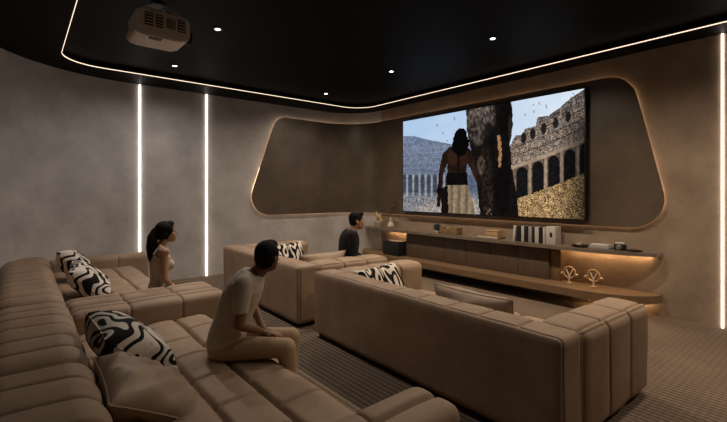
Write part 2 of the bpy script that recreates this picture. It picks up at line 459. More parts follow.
# far side of the arena in haze
far = inside([(-.1, .13), (.06, .18), (.14, .24), (.26, .31), (.45, .36), (.45, 1.1), (-.1, 1.1)])
hz = np.clip((vv - .15) / .5, 0, 1)[..., None]
c = np.array([.45, .50, .60]) * (1 - hz) + np.array([.34, .38, .46]) * hz
img = np.where(far[..., None], c * (.75 + .5 * mid[..., None]), img)
for k in range(6): paint(far & (abs(vv - (.30 + k * .055 + uu * .12)) < .006), (.50, .54, .62), a=.45)
paint(far & (fine > .80) & (vv > .28) & (vv < .6), (.62, .66, .72), a=.6)
for k in range(9):
    a = .005 + k * .034; y0 = .62 + k * .004
    paint(far & (abs(uu - a) < .011) & (vv > y0) & (vv < y0 + .20), (.22, .25, .31), mid, .5, .8)
    blob(a, y0, .011, .03, (.22, .25, .31), .8)
    paint(far & (abs(uu - a - .017) < .005) & (vv > y0 - .03) & (vv < y0 + .22), (.60, .60, .60), mid, .4, .8)
paint(far & (vv > .83), (.40, .41, .44), f2, .9)
paint(far & (vv > .80) & (fine > .6), (.64, .62, .60), fine, .8, .45)
# near stands, full of people
wob_x = (vnoise(60, 40, 78, 2) - .5) * .010
st = inside([(.55, .46), (.60, .36), (.62, .30), (.66, .30), (.67, .25), (.735, .24), (.74, .17), (.80, .17), (.86, .12), (.93, .05), (1.1, -.06), (1.1, 1.1), (.55, 1.1)])
paint(st, (.36, .31, .28), mid, 1.0)
seg = vv - (.585 - (uu - .58) * .46)      # 0 along the balcony edge
upc = st & (seg < 0) & (seg > -.30 + (uu - .6) * .1)
cr_ = np.where(fine > .62, 1., np.where(fine > .3, .62, .28)) * (.7 + .6 * mid)
for ch, k in enumerate((.68, .60, .54)): img[..., ch] = np.where(upc, k * cr_, img[..., ch])
for k in range(3): paint(upc & (abs(seg + .09 + k * .075) < .005), (.24, .21, .19), a=.7)
hi_ = st & (seg <= -.30 + (uu - .6) * .1); paint(hi_, (.24, .22, .21), mid, 1.1)
for a in (.665, .715, .775, .84, .91): blob(a, .33 - (a - .66) * .55, .016, .055, (.09, .085, .085), .9); paint(hi_ & (abs(uu - a - .03) < .006), (.40, .37, .34), mid, .5)
paint(hi_ & (fine > .72), (.55, .50, .46), fine, .6, .7)
paint(st & (seg > -.014) & (seg < .018), (.62, .54, .46), mid, .4)
ab = st & (seg > .018) & (seg < .30); paint(ab, (.38, .32, .275), mid, .8)
for k in range(7):
    a = .655 + k * .088; y0 = .665 - (a - .58) * .46; wd = .031
    m_ = ((abs(uu - a) < wd) & (vv > y0) & (vv < y0 + .23)) | (((uu - a) / wd) ** 2 + ((vv - y0) / .055) ** 2 < 1)
    paint(m_ & ab, (.085, .078, .080), mid, .8)
    paint((abs(uu - a - .044) < .008) & ab, (.60, .51, .43), mid, .5)
low = st & (seg >= .285 - (uu - .6) * .08)
lc = np.where(fine > .55, 1., np.where(fine > .25, .55, .22)) * (.7 + .6 * mid)
for ch, k in enumerate((.80, .65, .45)): img[..., ch] = np.where(low, k * lc, img[..., ch])
dk = np.clip((uu - .84) / .16, 0, 1)[..., None] * .60 * np.clip((vv[..., None] - .1) / .2, 0, 1); img = np.where(st[..., None], img * (1 - dk), img)
# banners and birds in the sky
for k in range(30):
    a, b = rng.uniform(.02, .98), rng.uniform(.02, .30)
    paint((abs(uu - a - (vv - b) * .15) < .0028) & (abs(vv - b) < rng.uniform(.006, .02)), (.40, .44, .50), a=.75)
# dusty ground glow
blob(.33, 1.0, .30, .16, (.66, .62, .58), .75, f2, .5)
# the animal seen from the front: body, ear, brow, trunk, legs, tusk
wob_x = (vnoise(40, 26, 79, 2) - .5) * .010
paint(inside([(.35, -.1), (.575, -.1), (.60, .06), (.607, .22), (.59, .36), (.60, .58), (.63, .84), (.64, 1.1), (.43, 1.1), (.41, .75), (.38, .45), (.352, .2)]), (.075, .064, .060), mid, .9)
wr_ = vnoise(110, 36, 31, 2)
blob(.43, .10, .085, .26, (.33, .295, .27), .95, wr_, 1.7); blob(.41, .22, .055, .15, (.24, .21, .19), .8, wr_, 1.8)
blob(.475, .30, .035, .18, (.055, .047, .045), .8); blob(.565, .12, .04, .22, (.050, .043, .041), .95, mid, .8)
blob(.59, .22, .012, .12, (.20, .16, .13), .7)
blob(.455, .56, .040, .24, (.125, .098, .082), .95, wr_, 1.5); blob(.465, .84, .036, .20, (.15, .115, .095), .9, wr_, 1.6)
blob(.43, .54, .026, .10, (.30, .26, .23), .7, wr_, 1.6); blob(.55, .72, .05, .34, (.050, .043, .042), .8, mid, .8)
paint(inside([(.517, .28), (.534, .28), (.546, .40), (.540, .56), (.527, .57), (.529, .44)]), (.60, .45, .31), mid, .5)
paint((vv > .94) & (uu > .455) & (uu < .49) & (f2 > .5), (.5, .42, .34), a=.7)
# anonymous person in a pale skirt, seen from behind
wob_x = (vnoise(60, 40, 80, 2) - .5) * .008
paint(inside([(.222, .39), (.262, .335), (.342, .335), (.378, .40), (.402, .55), (.428, .70), (.412, .73), (.380, .60), (.352, .50), (.348, .66), (.246, .66), (.244, .50), (.222, .60), (.212, .78), (.203, .94), (.186, .94), (.190, .74), (.202, .52)]), (.13, .080, .060), mid, .6)
blob(.275, .44, .035, .10, (.22, .135, .095), .7); blob(.332, .46, .022, .10, (.20, .12, .085), .6); blob(.305, .50, .008, .14, (.07, .045, .035), .8); blob(.39, .58, .014, .10, (.22, .14, .10), .6, rot=-.2); blob(.212, .58, .010, .12, (.20, .125, .09), .5)
paint(inside([(.240, .60), (.352, .60), (.360, .73), (.234, .73)]), (.050, .042, .040), mid, .9)
fold = .5 + .28 * np.sin(uu * 150 + 3 * vv) + .22 * np.sin(uu * 310 - 5 * vv + 1) * .5
paint(inside([(.238, .72), (.356, .72), (.385, .88), (.398, 1.1), (.205, 1.1), (.218, .88)]), (.50, .43, .35), fold * .6 + mid * .4, .9)
paint(inside([(.205, .76), (.245, .72), (.252, 1.1), (.215, 1.1)]), (.07, .055, .05), mid, .8)
blob(.196, .78, .012, .05, (.04, .034, .032), .9)
wob_x = (vnoise(80, 60, 81, 2) - .5) * .012
paint(inside([(.280, .24), (.292, .19), (.312, .165), (.336, .175), (.350, .22), (.364, .33), (.345, .43), (.305, .44), (.268, .37), (.272, .29)]), (.032, .027, .026), mid, .9)
img = np.clip(img, .004, .95)
lin = np.where(img <= .04045, img / 12.92, ((img + .055) / 1.055) ** 2.4)
mg = .018
xs = np.linspace(SX0 + 4.7 + mg, SX1 + 4.7 - mg, W + 1); zs = np.linspace(SZ1 - SZ0 - mg, mg, H + 1)
V = [(x, -.001, z) for z in zs for x in xs]
Fc = [(r * (W + 1) + c, (r + 1) * (W + 1) + c, (r + 1) * (W + 1) + c + 1, r * (W + 1) + c + 1) for r in range(H) for c in range(W)]
PIC = mat('screen_picture', (0, 0, 0), .6, 0, .0)
me = bpy.data.meshes.new('display'); me.from_pydata(V, [], Fc)
at_ = me.color_attributes.new('picture', 'FLOAT_COLOR', 'CORNER')
buf = np.ones((H * W, 4, 4), np.float32); buf[:, :, :3] = lin.reshape(-1, 1, 3)
at_.data.foreach_set('color', buf.ravel())
me.materials.append(PIC)
an = nd(PIC, 'ShaderNodeVertexColor'); an.layer_name = 'picture'
lk(PIC, an, 'Color', bsdf(PIC), 'Emission Color'); bsdf(PIC).inputs['Emission Strength'].default_value = .95
o = link(bpy.data.objects.new('display', me), t); o['label'] = 'bright picture of a person before an elephant in a stone arena'

# ------------------------------------------------------------------ media console under the screen
t = thing('media_console', 'long wall mounted walnut console with rounded floating shelves under the screen', 'console', (-4.7, YF, 0))
ox = 4.7; Yw = 0.
def shelf_poly(x0, x1, d, tipr, tipl, n=14):
    # plan outline: front edge at y=-d, ends swept back to the wall in quarter ellipses
    p = [(x0 + ox, -.002), (x0 + ox, -.05)]
    p += [(x0 + ox + tipl * (1 - math.cos(a)), -.05 - (d - .05) * math.sin(a)) for a in [PI / 2 * i / n for i in range(1, n + 1)]]
    p += [(x1 + ox - tipr * (1 - math.sin(a)), -.05 - (d - .05) * math.cos(a)) for a in [PI / 2 * i / n for i in range(0, n)]]
    p += [(x1 + ox, -.05), (x1 + ox, -.002)]
    return p
bm = bmesh.new(); prism(bm, shelf_poly(-8.02, -1.80, .40, 1.35, .8), .815, .868); obj('upper_shelf', bm, TOPM, t, ang=50)
bm = bmesh.new(); prism(bm, shelf_poly(-8.0, -1.80, .63, 1.0, 1.0), .19, .30); obj('lower_shelf', bm, WOOD, t, ang=50)
cx0, cx1 = -6.43, -3.25
bm = bmesh.new(); bx(bm, (cx0 + ox, -.26, .30), (cx1 + ox, -.004, .815)); obj('cabinet_body', bm, DWOOD, t, smooth=False)
nd_ = 6; w = (cx1 - cx0) / nd_
for k in range(nd_):
    box('cabinet_door', (cx0 + ox + k * w + .003, -.282, .303), (cx0 + ox + (k + 1) * w - .003, -.261, .812), DWOOD, t, bev=.003)
box('end_panel', (cx1 + ox + .001, -.24, .30), (cx1 + ox + .17, -.004, .815), WOOD, t, bev=.004)
bm = bmesh.new(); tube(bm, [(cx1 + ox + .20, -.09, .805), (-2.3 + ox, -.09, .805), (-2.05 + ox, -.06, .806), (-1.93 + ox, -.032, .806)], .008, 8); obj('light_strip', bm, LEDA, t)
box('light_strip', (-7.2 + ox, -.09, .799), (cx0 + ox - .03, -.074, .813), LEDA, t)
box('light_strip', (-2.75 + ox, -.06, .173), (-1.92 + ox, -.044, .188), LEDA, t)

# ------------------------------------------------------------------ objects on the console
ST, SL = .868, .30
# bird ornament on a block
t = thing('bird_ornament', 'small gold bird ornament on a pale block at the shelf end by the corner', 'ornament', (-7.42, 6.58, ST))
box('block', (-.10, -.06, .001), (.10, .06, .12), STONE, t, bev=.005)
bm = bmesh.new()
ell(bm, (.0, 0, .22), (.085, .05, .06), Euler((0, -.5, 0)).to_matrix()); cap(bm, (-.05, 0, .25), .03, (-.085, 0, .32), .022); ell(bm, (-.09, 0, .335), (.032, .026, .028))
cap(bm, (-.115, 0, .335), .009, (-.155, 0, .325), .002, 8); cap(bm, (.06, 0, .2), .03, (.14, 0, .15), .008); cap(bm, (0, 0, .12), .012, (0, 0, .2), .014, 10)
obj('bird', bm, BRASS, t)
# vase with dried stems
t = thing('bud_vase', 'cream bottle vase holding dried brown stems, left of the screen edge', 'vase', (-7.03, 6.6, ST))
bm = bmesh.new(); lathe(bm, [(.04, .001), (.075, .02), (.085, .06), (.06, .11), (.028, .15), (.034, .18), (.022, .22), (.014, .245)], seg=24); obj('vase_body', bm, CREAM, t)
for k in range(7):
    a = rng.uniform(0, 6.28); q = rng.uniform(.05, .18); h = rng.uniform(.40, .56)
    bm = bmesh.new(); p = Vector((math.cos(a) * q, math.sin(a) * q * .4, h))
    tube(bm, [(0, 0, .235), p * .5 + Vector((0, 0, .12)), p], .004, 6)
    for j in range(5): ell(bm, p + Vector((rng.uniform(-.03, .03), rng.uniform(-.02, .02), rng.uniform(-.05, .02))), (.013, .013, .02), seg=8)
    obj('dried_stem', bm, TWIG, t)
# small dark bowl-like globe on a foot
t = thing('globe_ornament', 'small dark glossy globe on a pale foot beside the wooden box', 'ornament', (-5.62, 6.58, ST))
bm = bmesh.new(); lathe(bm, [(.05, .001), (.055, .02), (.03, .04), (.03, .05)], seg=20); obj('foot', bm, CREAM, t)
bm = bmesh.new(); ell(bm, (0, 0, .115), (.078, .078, .072)); obj('globe', bm, GLASSM, t)
# wooden box
t = thing('storage_box', 'brown wooden lidded box left of the tan box on the shelf', 'box', (-5.27, 6.58, ST))
box('box_body', (-.21, -.09, .001), (.21, .09, .11), BRBOX, t, bev=.005); box('lid', (-.215, -.095, .112), (.215, .095, .14), BRBOX, t, bev=.004)
bm = bmesh.new(); bx(bm, (-.03, -.10, .09), (.03, -.091, .13), .003); obj('clasp', bm, BRASS, t)
# book lying with tan box on it
t = thing('lying_book', 'brown book lying flat under the tan box on the shelf', 'book', (-4.36, 6.58, ST))
box('cover', (-.22, -.12, .001), (.22, .12, .042), BRBOX, t, bev=.004); box('page_block', (-.205, -.1225, .007), (.205, -.1, .036), PAGES, t, bev=.001)
t = thing('keepsake_box', 'tan wooden box sitting on the flat brown book', 'box', (-4.32, 6.6, ST + .0425))
box('box_body', (-.13, -.08, 0), (.13, .08, .075), TANBOX, t, bev=.006); box('lid', (-.135, -.085, .077), (.135, .085, .105), TANBOX, t, bev=.006)
# standing books
x = -3.90; specs = [('w', .07, .055), ('b', .13, 0), ('w', .07, 0), ('b', .11, .02), ('g', .09, 0), ('b', .07, 0), ('w', .10, 0), ('b', .10, 0), ('w', .05, 0)]
labels = ['pale leaning book at the left end of the standing row', 'black book second in the standing row, after the leaning pale one', 'pale book third in the standing row, between two black ones',
          'black book fourth in the standing row, tilted a little', 'grey book at the middle of the standing row', 'narrow black book right of the grey one in the standing row',
          'pale book seventh in the standing row', 'black book next to the thin pale one near the right end', 'thin pale book between the black book and the pale box']
for (c, wd, lean), lb in zip(specs, labels):
    wd *= .66
    hgt = .26; t = thing('book', lb, 'book', (x + (.012 if lean > .03 else 0), 6.6, ST + .002), 0, 'books standing on the console')
    t.rotation_euler = (0, lean * 1.6 if lean > .03 else 0, 0)
    x += wd + .003 + (.04 if lean > .03 else 0)
    m_ = dict(w=PAPERW, b=PAPERB, g=PAPERG)[c]
    bm = bmesh.new(); bx(bm, (0, -.10, 0), (wd * .12, .10, hgt), .002); bx(bm, (wd * .88, -.10, 0), (wd, .10, hgt), .002); bx(bm, (0, -.104, 0), (wd, -.092, hgt), .002); obj('cover', bm, m_, t)
    box('page_block', (wd * .12 + .001, -.09, .006), (wd * .88 - .001, .094, hgt - .008), PAGES, t, bev=.001)
t = thing('display_box', 'pale upright box with a dark oval mark, right of the books', 'box', (x + .085, 6.6, ST))
box('box_body', (-.08, -.10, .001), (.08, .10, .28), PAPERW, t, bev=.006)
bm = bmesh.new(); ell(bm, (.01, -.1005, .15), (.022, .004, .045)); obj('mark', bm, PAPERB, t)
# right of the books: tray, magazines, camera-like object, dish
t = thing('shallow_tray', 'dark shallow tray lying on the shelf at the left of the small grey box', 'tray', (-2.80, 6.60, ST))
bm = bmesh.new(); lathe(bm, [(.10, .001), (.14, .022), (.13, .024), (.095, .01)], seg=28); obj('tray_body', bm, METAL, t)
t = thing('trinket', 'small pale pebble ornament resting in the dark tray', 'ornament', (-2.83, 6.60, ST + .0105))
bm = bmesh.new(); ell(bm, (0, 0, .022), (.045, .03, .022)); ell(bm, (.03, .0, .05), (.02, .02, .016)); obj('pebble', bm, STONE, t)
t = thing('magazine_stack', 'low pale stack of two books lying flat, right of the tray', 'book', (-2.52, 6.60, ST))
box('lower_book', (-.14, -.09, .001), (.14, .09, .035), PAPERG, t, bev=.003); box('upper_book', (-.12, -.08, .036), (.12, .085, .066), PAPERW, t, bev=.003)
t = thing('camera', 'small black and silver camera standing near the shelf tip', 'camera', (-2.27, 6.62, ST))
box('camera_body', (-.075, -.03, .001), (.075, .035, .085), PAPERB, t, bev=.008); box('top_plate', (-.06, -.026, .086), (.06, .03, .112), PAPERW, t, bev=.01)
bm = bmesh.new(); lathe(bm, [(.034, 0), (.034, .04), (.028, .045)], (0, -.031, .045), 20, Euler((PI / 2, 0, 0)).to_matrix()); obj('lens', bm, GREYM, t)
t = thing('flat_dish', 'thin dark dish lying flat at the right tip of the upper shelf', 'dish', (-2.10, 6.66, ST))
bm = bmesh.new(); lathe(bm, [(.07, .001), (.10, .014), (.095, .017), (.06, .007)], seg=28); obj('dish_body', bm, METAL, t)
# openwork ring sculptures on the lower shelf
for px_, lb in ((-2.93, 'gold openwork ring sculpture on the lower shelf, the one nearer the cabinet'), (-2.58, 'gold openwork ring sculpture on the lower shelf, the one nearer the shelf tip')):
    t = thing('ring_sculpture', lb, 'sculpture', (px_, 6.5, SL), 0, 'ring sculptures on the lower shelf')
    bm = bmesh.new(); lathe(bm, [(.05, .001), (.055, .012), (.02, .02)], seg=20); obj('base', bm, BRASS, t)
    bm = bmesh.new(); tube(bm, [(0, 0, .015), (0, 0, .12)], .012, 10); tube(bm, [(0, 0, .11), (-.05, 0, .215)], .010, 8); tube(bm, [(0, 0, .11), (.05, 0, .215)], .010, 8); obj('forked_stem', bm, CREAM, t)
    bm = bmesh.new(); tube(bm, [(.085 * math.cos(a), 0, .17 + .085 * math.sin(a)) for a in [2 * PI * i / 32 for i in range(32)]], .012, 8, True); obj('ring', bm, BRASS, t)
    for a in (-.25, PI + .25):
        bm = bmesh.new(); ell(bm, (.115 * math.cos(a), 0, .17 + .115 * math.sin(a)), (.024, .024, .024), seg=12); obj('bead', bm, BRASS, t)
t = thing('subwoofer', 'dark box speaker in the lit niche left of the cabinet', 'speaker', (-6.74, 6.52, SL))
box('speaker_box', (-.25, -.2, .002), (.25, .17, .32), PAPERB, t, bev=.012)
bm = bmesh.new(); lathe(bm, [(.13, 0), (.13, .006), (.11, .008), (.04, .003), (.03, .006)], (0, -.201, .16), 28, Euler((PI / 2, 0, 0)).to_matrix()); obj('cone', bm, PROJD, t)

# ------------------------------------------------------------------ sofas
def lerpn(a, b, n): return [a + (b - a) * i / n for i in range(1, n)]
def brick_groove(xs_even, xs_odd, ys, gd, gw):
    """quilting whose cross seams jump from row to row"""
    ys = list(ys)
    def fn(P, nn):
        d = np.zeros(len(P)); row = np.searchsorted(ys, P[:, 1]) % 2
        for r, xs_ in ((0, xs_even), (1, xs_odd)):
            for x in xs_: d -= np.where(row == r, gd * np.exp(-((P[:, 0] - x) / gw) ** 2) * (1 - nn[:, 0] ** 2), 0)
        return d
    return fn

def back_sofa(name, label, x0, x1, nb, seat_sp, cushions):
    """deep quilted sofa of the back row; local origin at its back centre, faces +y"""
    cx_ = (x0 + x1) / 2; t = thing(name, label, 'sofa', (cx_, 0, 0)); a, b = x0 - cx_, x1 - cx_
    aw = .335
    bw = (b - a) / nb
    for k in range(nb):
        l, r = a + k * bw + .004, a + (k + 1) * bw - .004
        gx = lerpn(l, r, max(2, round((r - l) / .29)))
        obj('backrest', padded((l, -.20, .05), (r, .33, .70), .13, gx=gx, gw=.012, gd=.020, puff=.022, res=.026, wob=.006, seed=k), LEATHER, t, ang=None)
    ys = [.60, .88, 1.18]
    ev = list(np.arange(a + aw + .22, b - aw - .1, .44)); od = list(np.arange(a + aw + .44, b - aw - .1, .44))
    obj('seat', padded((a + aw + .005, .345, .10), (b - aw - .005, 1.50, .43), .08, gy=ys, gw=.017, gd=.024, puff=.020, res=.022, fn=brick_groove(ev, od, ys, .026, .017), wob=.010, seed=9, dx=ev + od, dy=[y + d for y in ys for d in (-.012, .012)]), LEATHER, t, ang=None)
    for s, (l, r) in enumerate(((a, a + aw), (b - aw, b))):
        obj('armrest', padded((l + .004, .345, .06), (r - .004, 1.74, .61), .075, gy=lerpn(.345, 1.74, 3), gw=.011, gd=.013, puff=.008, res=.022, wob=.004, seed=s, dx=[(l + r) / 2 + d for d in (-.03, -.015, 0, .015, .03)], fn=lambda P, nn, m=(l + r) / 2: (-.045 * np.exp(-((P[:, 0] - m) / .020) ** 2) + .012) * np.clip(nn[:, 2] + .6 * np.abs(nn[:, 1]), 0, 1)), LEATHER, t, ang=None)
    box('plinth', (a + .08, -.12, .001), (b - .08, 1.42, .10), PLINTH, t)
    return t
back_sofa('sofa', 'tan quilted sofa nearest the viewer, man in khaki trousers sitting on its edge', -4.765, -1.31, 2, .3, 0)
back_sofa('sofa', 'tan quilted back row sofa by the left wall, woman with ponytail sitting on it', -8.38, -4.835, 2, .3, 0)

def front_sofa(label, x0, x1, y0, rz, arm=.34):
    """boxy channelled sofa of the front row"""
    cx_ = (x0 + x1) / 2; t = thing('sofa', label, 'sofa', (cx_, y0, 0), rz); a, b = x0 - cx_, x1 - cx_
    n = round((b - a) / .34)
    def rear_smooth(P, nn):   # channels only on the top and the front, the rear is a plain panel with a welt near its top edge
        g = np.zeros(len(P))
        for x in lerpn(a, b, n): g -= .020 * np.exp(-((P[:, 0] - x) / .012) ** 2) * (1 - nn[:, 0] ** 2) * np.clip((P[:, 1] - .035) / .02, 0, 1)
        g -= .016 * np.exp(-((P[:, 1] - .045) / .009) ** 2) * np.clip(nn[:, 2], 0, 1)
        g -= .012 * np.exp(-((P[:, 1] - .035) / .010) ** 2) * nn[:, 0] ** 2
        return g
    bk = padded((a, 0, .045), (b, .30, .775), .05, gx=(), dy=[.045, .045], dx=lerpn(a, b, n), gw=.01, gd=0, puff=.0, res=.02, fn=rear_smooth, wob=.004)
    obj('backrest', bk, LEATHER, t, ang=None)
    seats = 3; l0, r0 = a + arm + .004, b - arm - .004; sw = (r0 - l0) / seats
    for k in range(seats):
        obj('seat_cushion', padded((l0 + k * sw + .002, .305, .12), (l0 + (k + 1) * sw - .002, 1.44, .43), .07, gy=[.6, .9, 1.2], gx=[l0 + (k + .5) * sw], gw=.015, gd=.016, puff=.012, res=.03, wob=.006, seed=k), LEATHER, t, ang=None)
    for s, (l, r) in enumerate(((a, a + arm), (b - arm, b))):
        obj('armrest', padded((l + .002, .318, .05), (r - .002, 1.50, .755), .06, gx=[(r - .055) if s else (l + .055)], gy=lerpn(.318, 1.50, 3), gw=.012, gd=.022, puff=.020, res=.024, wob=.004, seed=s), LEATHER, t, ang=None)
    box('plinth', (a + .06, .05, .001), (b - .06, 1.50, .10), PLINTH, t)
    return t
front_sofa('tan channelled sofa in the front row, nearer one, its plain back towards the viewer', -4.17, -1.22, 2.63, math.radians(-1.3))
front_sofa('tan channelled front row sofa by the left wall, man in black sitting on it', -7.13, -4.50, 2.68, math.radians(-1.3), .36)

# ------------------------------------------------------------------ cushions
def pillow(w, h, th, seed=0, n=30, crease=.0):
    rg = np.random.default_rng(seed); P = []; F = []
    g = np.sin(np.linspace(-PI / 2, PI / 2, n + 1))
    ks = rg.normal(size=(5, 2)) * 6; ph = rg.uniform(0, 6, 5)
    for s in (1, -1):
        for v in g:
            for u in g:
                pin = 1 - .07 * (u * u) * (1 - .0 * v) * 0
                x = u * w / 2 * (1 - .075 * (1 - v * v) * 0 - .06 * (v ** 2) * (1 - abs(u)) * 0)
                # concave sides, pointed corners
                x = u * w / 2 * (.93 + .07 * v * v); y = v * h / 2 * (.93 + .07 * u * u)
                t_ = max(0, (1 - u ** 4)) ** .55 * max(0, (1 - v ** 4)) ** .55
                wz = sum(math.sin(ks[k] @ (u, v) + ph[k]) for k in range(5)) * crease
                P.append((x, y, s * (th / 2) * t_ + wz * t_))
    m_ = n + 1
    for s in (0, 1):
        o_ = s * m_ * m_
        for j in range(n):
            for i in range(n):
                q = [o_ + j * m_ + i, o_ + j * m_ + i + 1, o_ + (j + 1) * m_ + i + 1, o_ + (j + 1) * m_ + i]
                F.append(q if s == 0 else q[::-1])
    # weld the rim
    bm = bmesh.new(); vs = [bm.verts.new(p) for p in P]
    for f in F: bm.faces.new([vs[i] for i in f])
    bmesh.ops.remove_doubles(bm, verts=bm.verts, dist=.0006)
    return bm
def piping(w, h, r=.006, n=14):
    pts = []
    g = [math.sin(-PI / 2 + PI * i / n) for i in range(n)]
    f = lambda u, v: (u * w / 2 * (.93 + .07 * v * v), v * h / 2 * (.93 + .07 * u * u), 0)
    pts += [f(u, -1) for u in g] + [f(1, v) for v in g] + [f(-u, 1) for u in g] + [f(-1, -v) for v in g]
    bm = bmesh.new(); tube(bm, pts, r, 6, True); return bm
def cushion(label, loc, yaw, tilt, roll, w, h, th, m_, seed, group, crease=.003):
    """yaw turns the face normal about z (0 = facing +y), tilt leans it back"""
    t = thing('cushion', label, 'cushion', loc, 0, group)
    R_ = Matrix.Rotation(yaw, 3, 'Z') @ Matrix.Rotation(-PI / 2 + tilt, 3, 'X') @ Matrix.Rotation(roll, 3, 'Z')
    # face normal +z of the pillow -> +y leaned back
    t.rotation_euler = R_.to_euler()
    obj('cushion_cover', pillow(w, h, th, seed, crease=crease), m_, t, ang=None); obj('piping', piping(w, h), m_, t, ang=None)
    return t
gz = 'black and white doodle print cushions'
cushion('large black and white doodle print cushion on the sofa nearest the viewer', (-3.40, .62, .575), .0, .82, 0.08, .64, .62, .32, ZEBRA, 1, gz)
cushion('black and white print cushion leaning in front, of the pair on the far back sofa', (-6.10, .66, .60), -.2, .75, .1, .62, .56, .28, ZEBRA2, 2, gz)
cushion('black and white print cushion farther away, of the pair on the far back sofa', (-7.22, .62, .64), -.2, .65, -.1, .62, .56, .28, ZEBRA2, 3, gz)
cushion('zebra striped cushion against the far armrest of the nearer front sofa', (-3.70, 3.33, .60), -PI / 2, .55, .05, .68, .46, .22, STRIPE, 4, 'zebra striped cushions')
cushion('zebra striped cushion on the front sofa by the left wall', (-6.60, 3.70, .57), -PI / 2, .45, .05, .66, .46, .20, STRIPE, 5, 'zebra striped cushions')
cushion('plain brown leather cushion peeking over the back of the nearer front sofa', (-2.22, 3.10, .61), .0, .30, .0, .82, .47, .27, CUSH, 6, 'plain brown leather cushions', .006)
cushion('plain brown leather cushion in front of the man in black', (-5.05, 3.36, .62), PI / 2, .30, .0, .80, .44, .20, CUSH, 7, 'plain brown leather cushions', .006)
cushion('plain brown leather cushion beside the large doodle print cushion, nearest the viewer', (-2.74, .58, .52), -.1, 1.05, .1, .66, .54, .24, CUSH, 8, 'plain brown leather cushions', .008)

# ------------------------------------------------------------------ projector
t = thing('ceiling_projector', 'pale boxy projector hanging from a black ceiling mount', 'projector', (-4.76, 1.12, 3.26))
L2 = .27
def hexsec(bm, pts, x0, x1): pass
bm = bmesh.new()
prof = [(-.24, .10), (-.27, .04), (-.25, -.01), (-.17, -.03), (.17, -.03), (.25, .0), (.27, .05), (.26, .20), (.22, .235), (-.20, .235), (-.25, .20)]
vs0 = [bm.verts.new((-.20, y, z + .03)) for y, z in prof]; vs1 = [bm.verts.new((.20, y, z + .03)) for y, z in prof]
bm.faces.new(vs0); bm.faces.new(list(reversed(vs1)))
for i in range(len(prof)): bm.faces.new((vs0[i], vs0[(i + 1) % len(prof)], vs1[(i + 1) % len(prof)], vs1[i]))
bmesh.ops.bevel(bm, geom=list(bm.edges), offset=.012, segments=2, affect='EDGES')
obj('housing', bm, PROJ, t, ang=35)
for y0, y1 in ((-.17, -.09), (-.07, .0), (.14, .22)):
    g = obj('vent_grille', bx(bmesh.new(), (.2005, y0, .10), (.206, y1, .23), .003), PROJD, t)
    bm = bmesh.new()
    for k in range(4): bx(bm, (.2065, y0 + .006, .115 + k * .03), (.212, y1 - .006, .123 + k * .03))
    obj('slat', bm, PROJ, g, smooth=False)
obj('connector_panel', bx(bmesh.new(), (.2005, .03, .11), (.205, .12, .22), .002), CUSH, t)
bm = bmesh.new(); bx(bm, (.10, -.12, -.004), (.17, .0, -.001), .001); obj('underside_vent', bm, PROJD, t)
bm = bmesh.new(); lathe(bm, [(.072, 0), (.072, .05), (.060, .055), (.055, .03)], (.02, .272, .12), 28, Euler((-PI / 2, 0, 0)).to_matrix()); l_ = obj('lens_barrel', bm, METAL, t)
bm = bmesh.new(); ell(bm, (.02, .312, .12), (.054, .014, .054)); obj('lens', bm, GLASSM, l_)
for sx in (-.16, .16):
    for sy in (-.20, .20):
        bm = bmesh.new(); tube(bm, [(sx, sy, .265), (sx * .3, sy * .25, .40)], .012, 8); obj('mount_arm', bm, PROJ, t)
bm = bmesh.new(); lathe(bm, [(.085, .39), (.085, .42), (.035, .45), (.035, .53), (.10, .545), (.10, .568)], seg=28); obj('mount_pole', bm, METAL, t)

# ------------------------------------------------------------------ people
def remesh(bm, name, m_, parent, vox, it=6, fac=.5):
    me = bpy.data.meshes.new(name + '_raw'); bm.to_mesh(me); bm.free()
    o = bpy.data.objects.new(name + '_raw', me); C.objects.link(o)
    r = o.modifiers.new('r', 'REMESH'); r.mode = 'VOXEL'; r.voxel_size = vox
    s = o.modifiers.new('s', 'SMOOTH'); s.iterations = it; s.factor = fac
    dg = bpy.context.evaluated_depsgraph_get(); e = o.evaluated_get(dg)
    nm = bpy.data.meshes.new_from_object(e); nm.name = name
    bpy.data.objects.remove(o); shade(nm)
    nm.materials.clear(); nm.materials.append(m_)
    return link(bpy.data.objects.new(name, nm), parent)

def loft(bm, secs, R_, seg=28):
    rings = []
    for (c, rx, ry) in secs:
        ring = []
        for i in range(seg):
            a = 2 * PI * i / seg; ca, sa = math.cos(a), math.sin(a)
            p = R_ @ Vector((rx * math.copysign(abs(ca) ** .85, ca), ry * math.copysign(abs(sa) ** .85, sa), 0))
            ring.append(bm.verts.new(p + c))
        rings.append(ring)
    for a, b in zip(rings, rings[1:]):
        for i in range(seg): bm.faces.new((a[i], a[(i + 1) % seg], b[(i + 1) % seg], b[i]))
    bm.faces.new(list(reversed(rings[0]))); bm.faces.new(rings[-1])

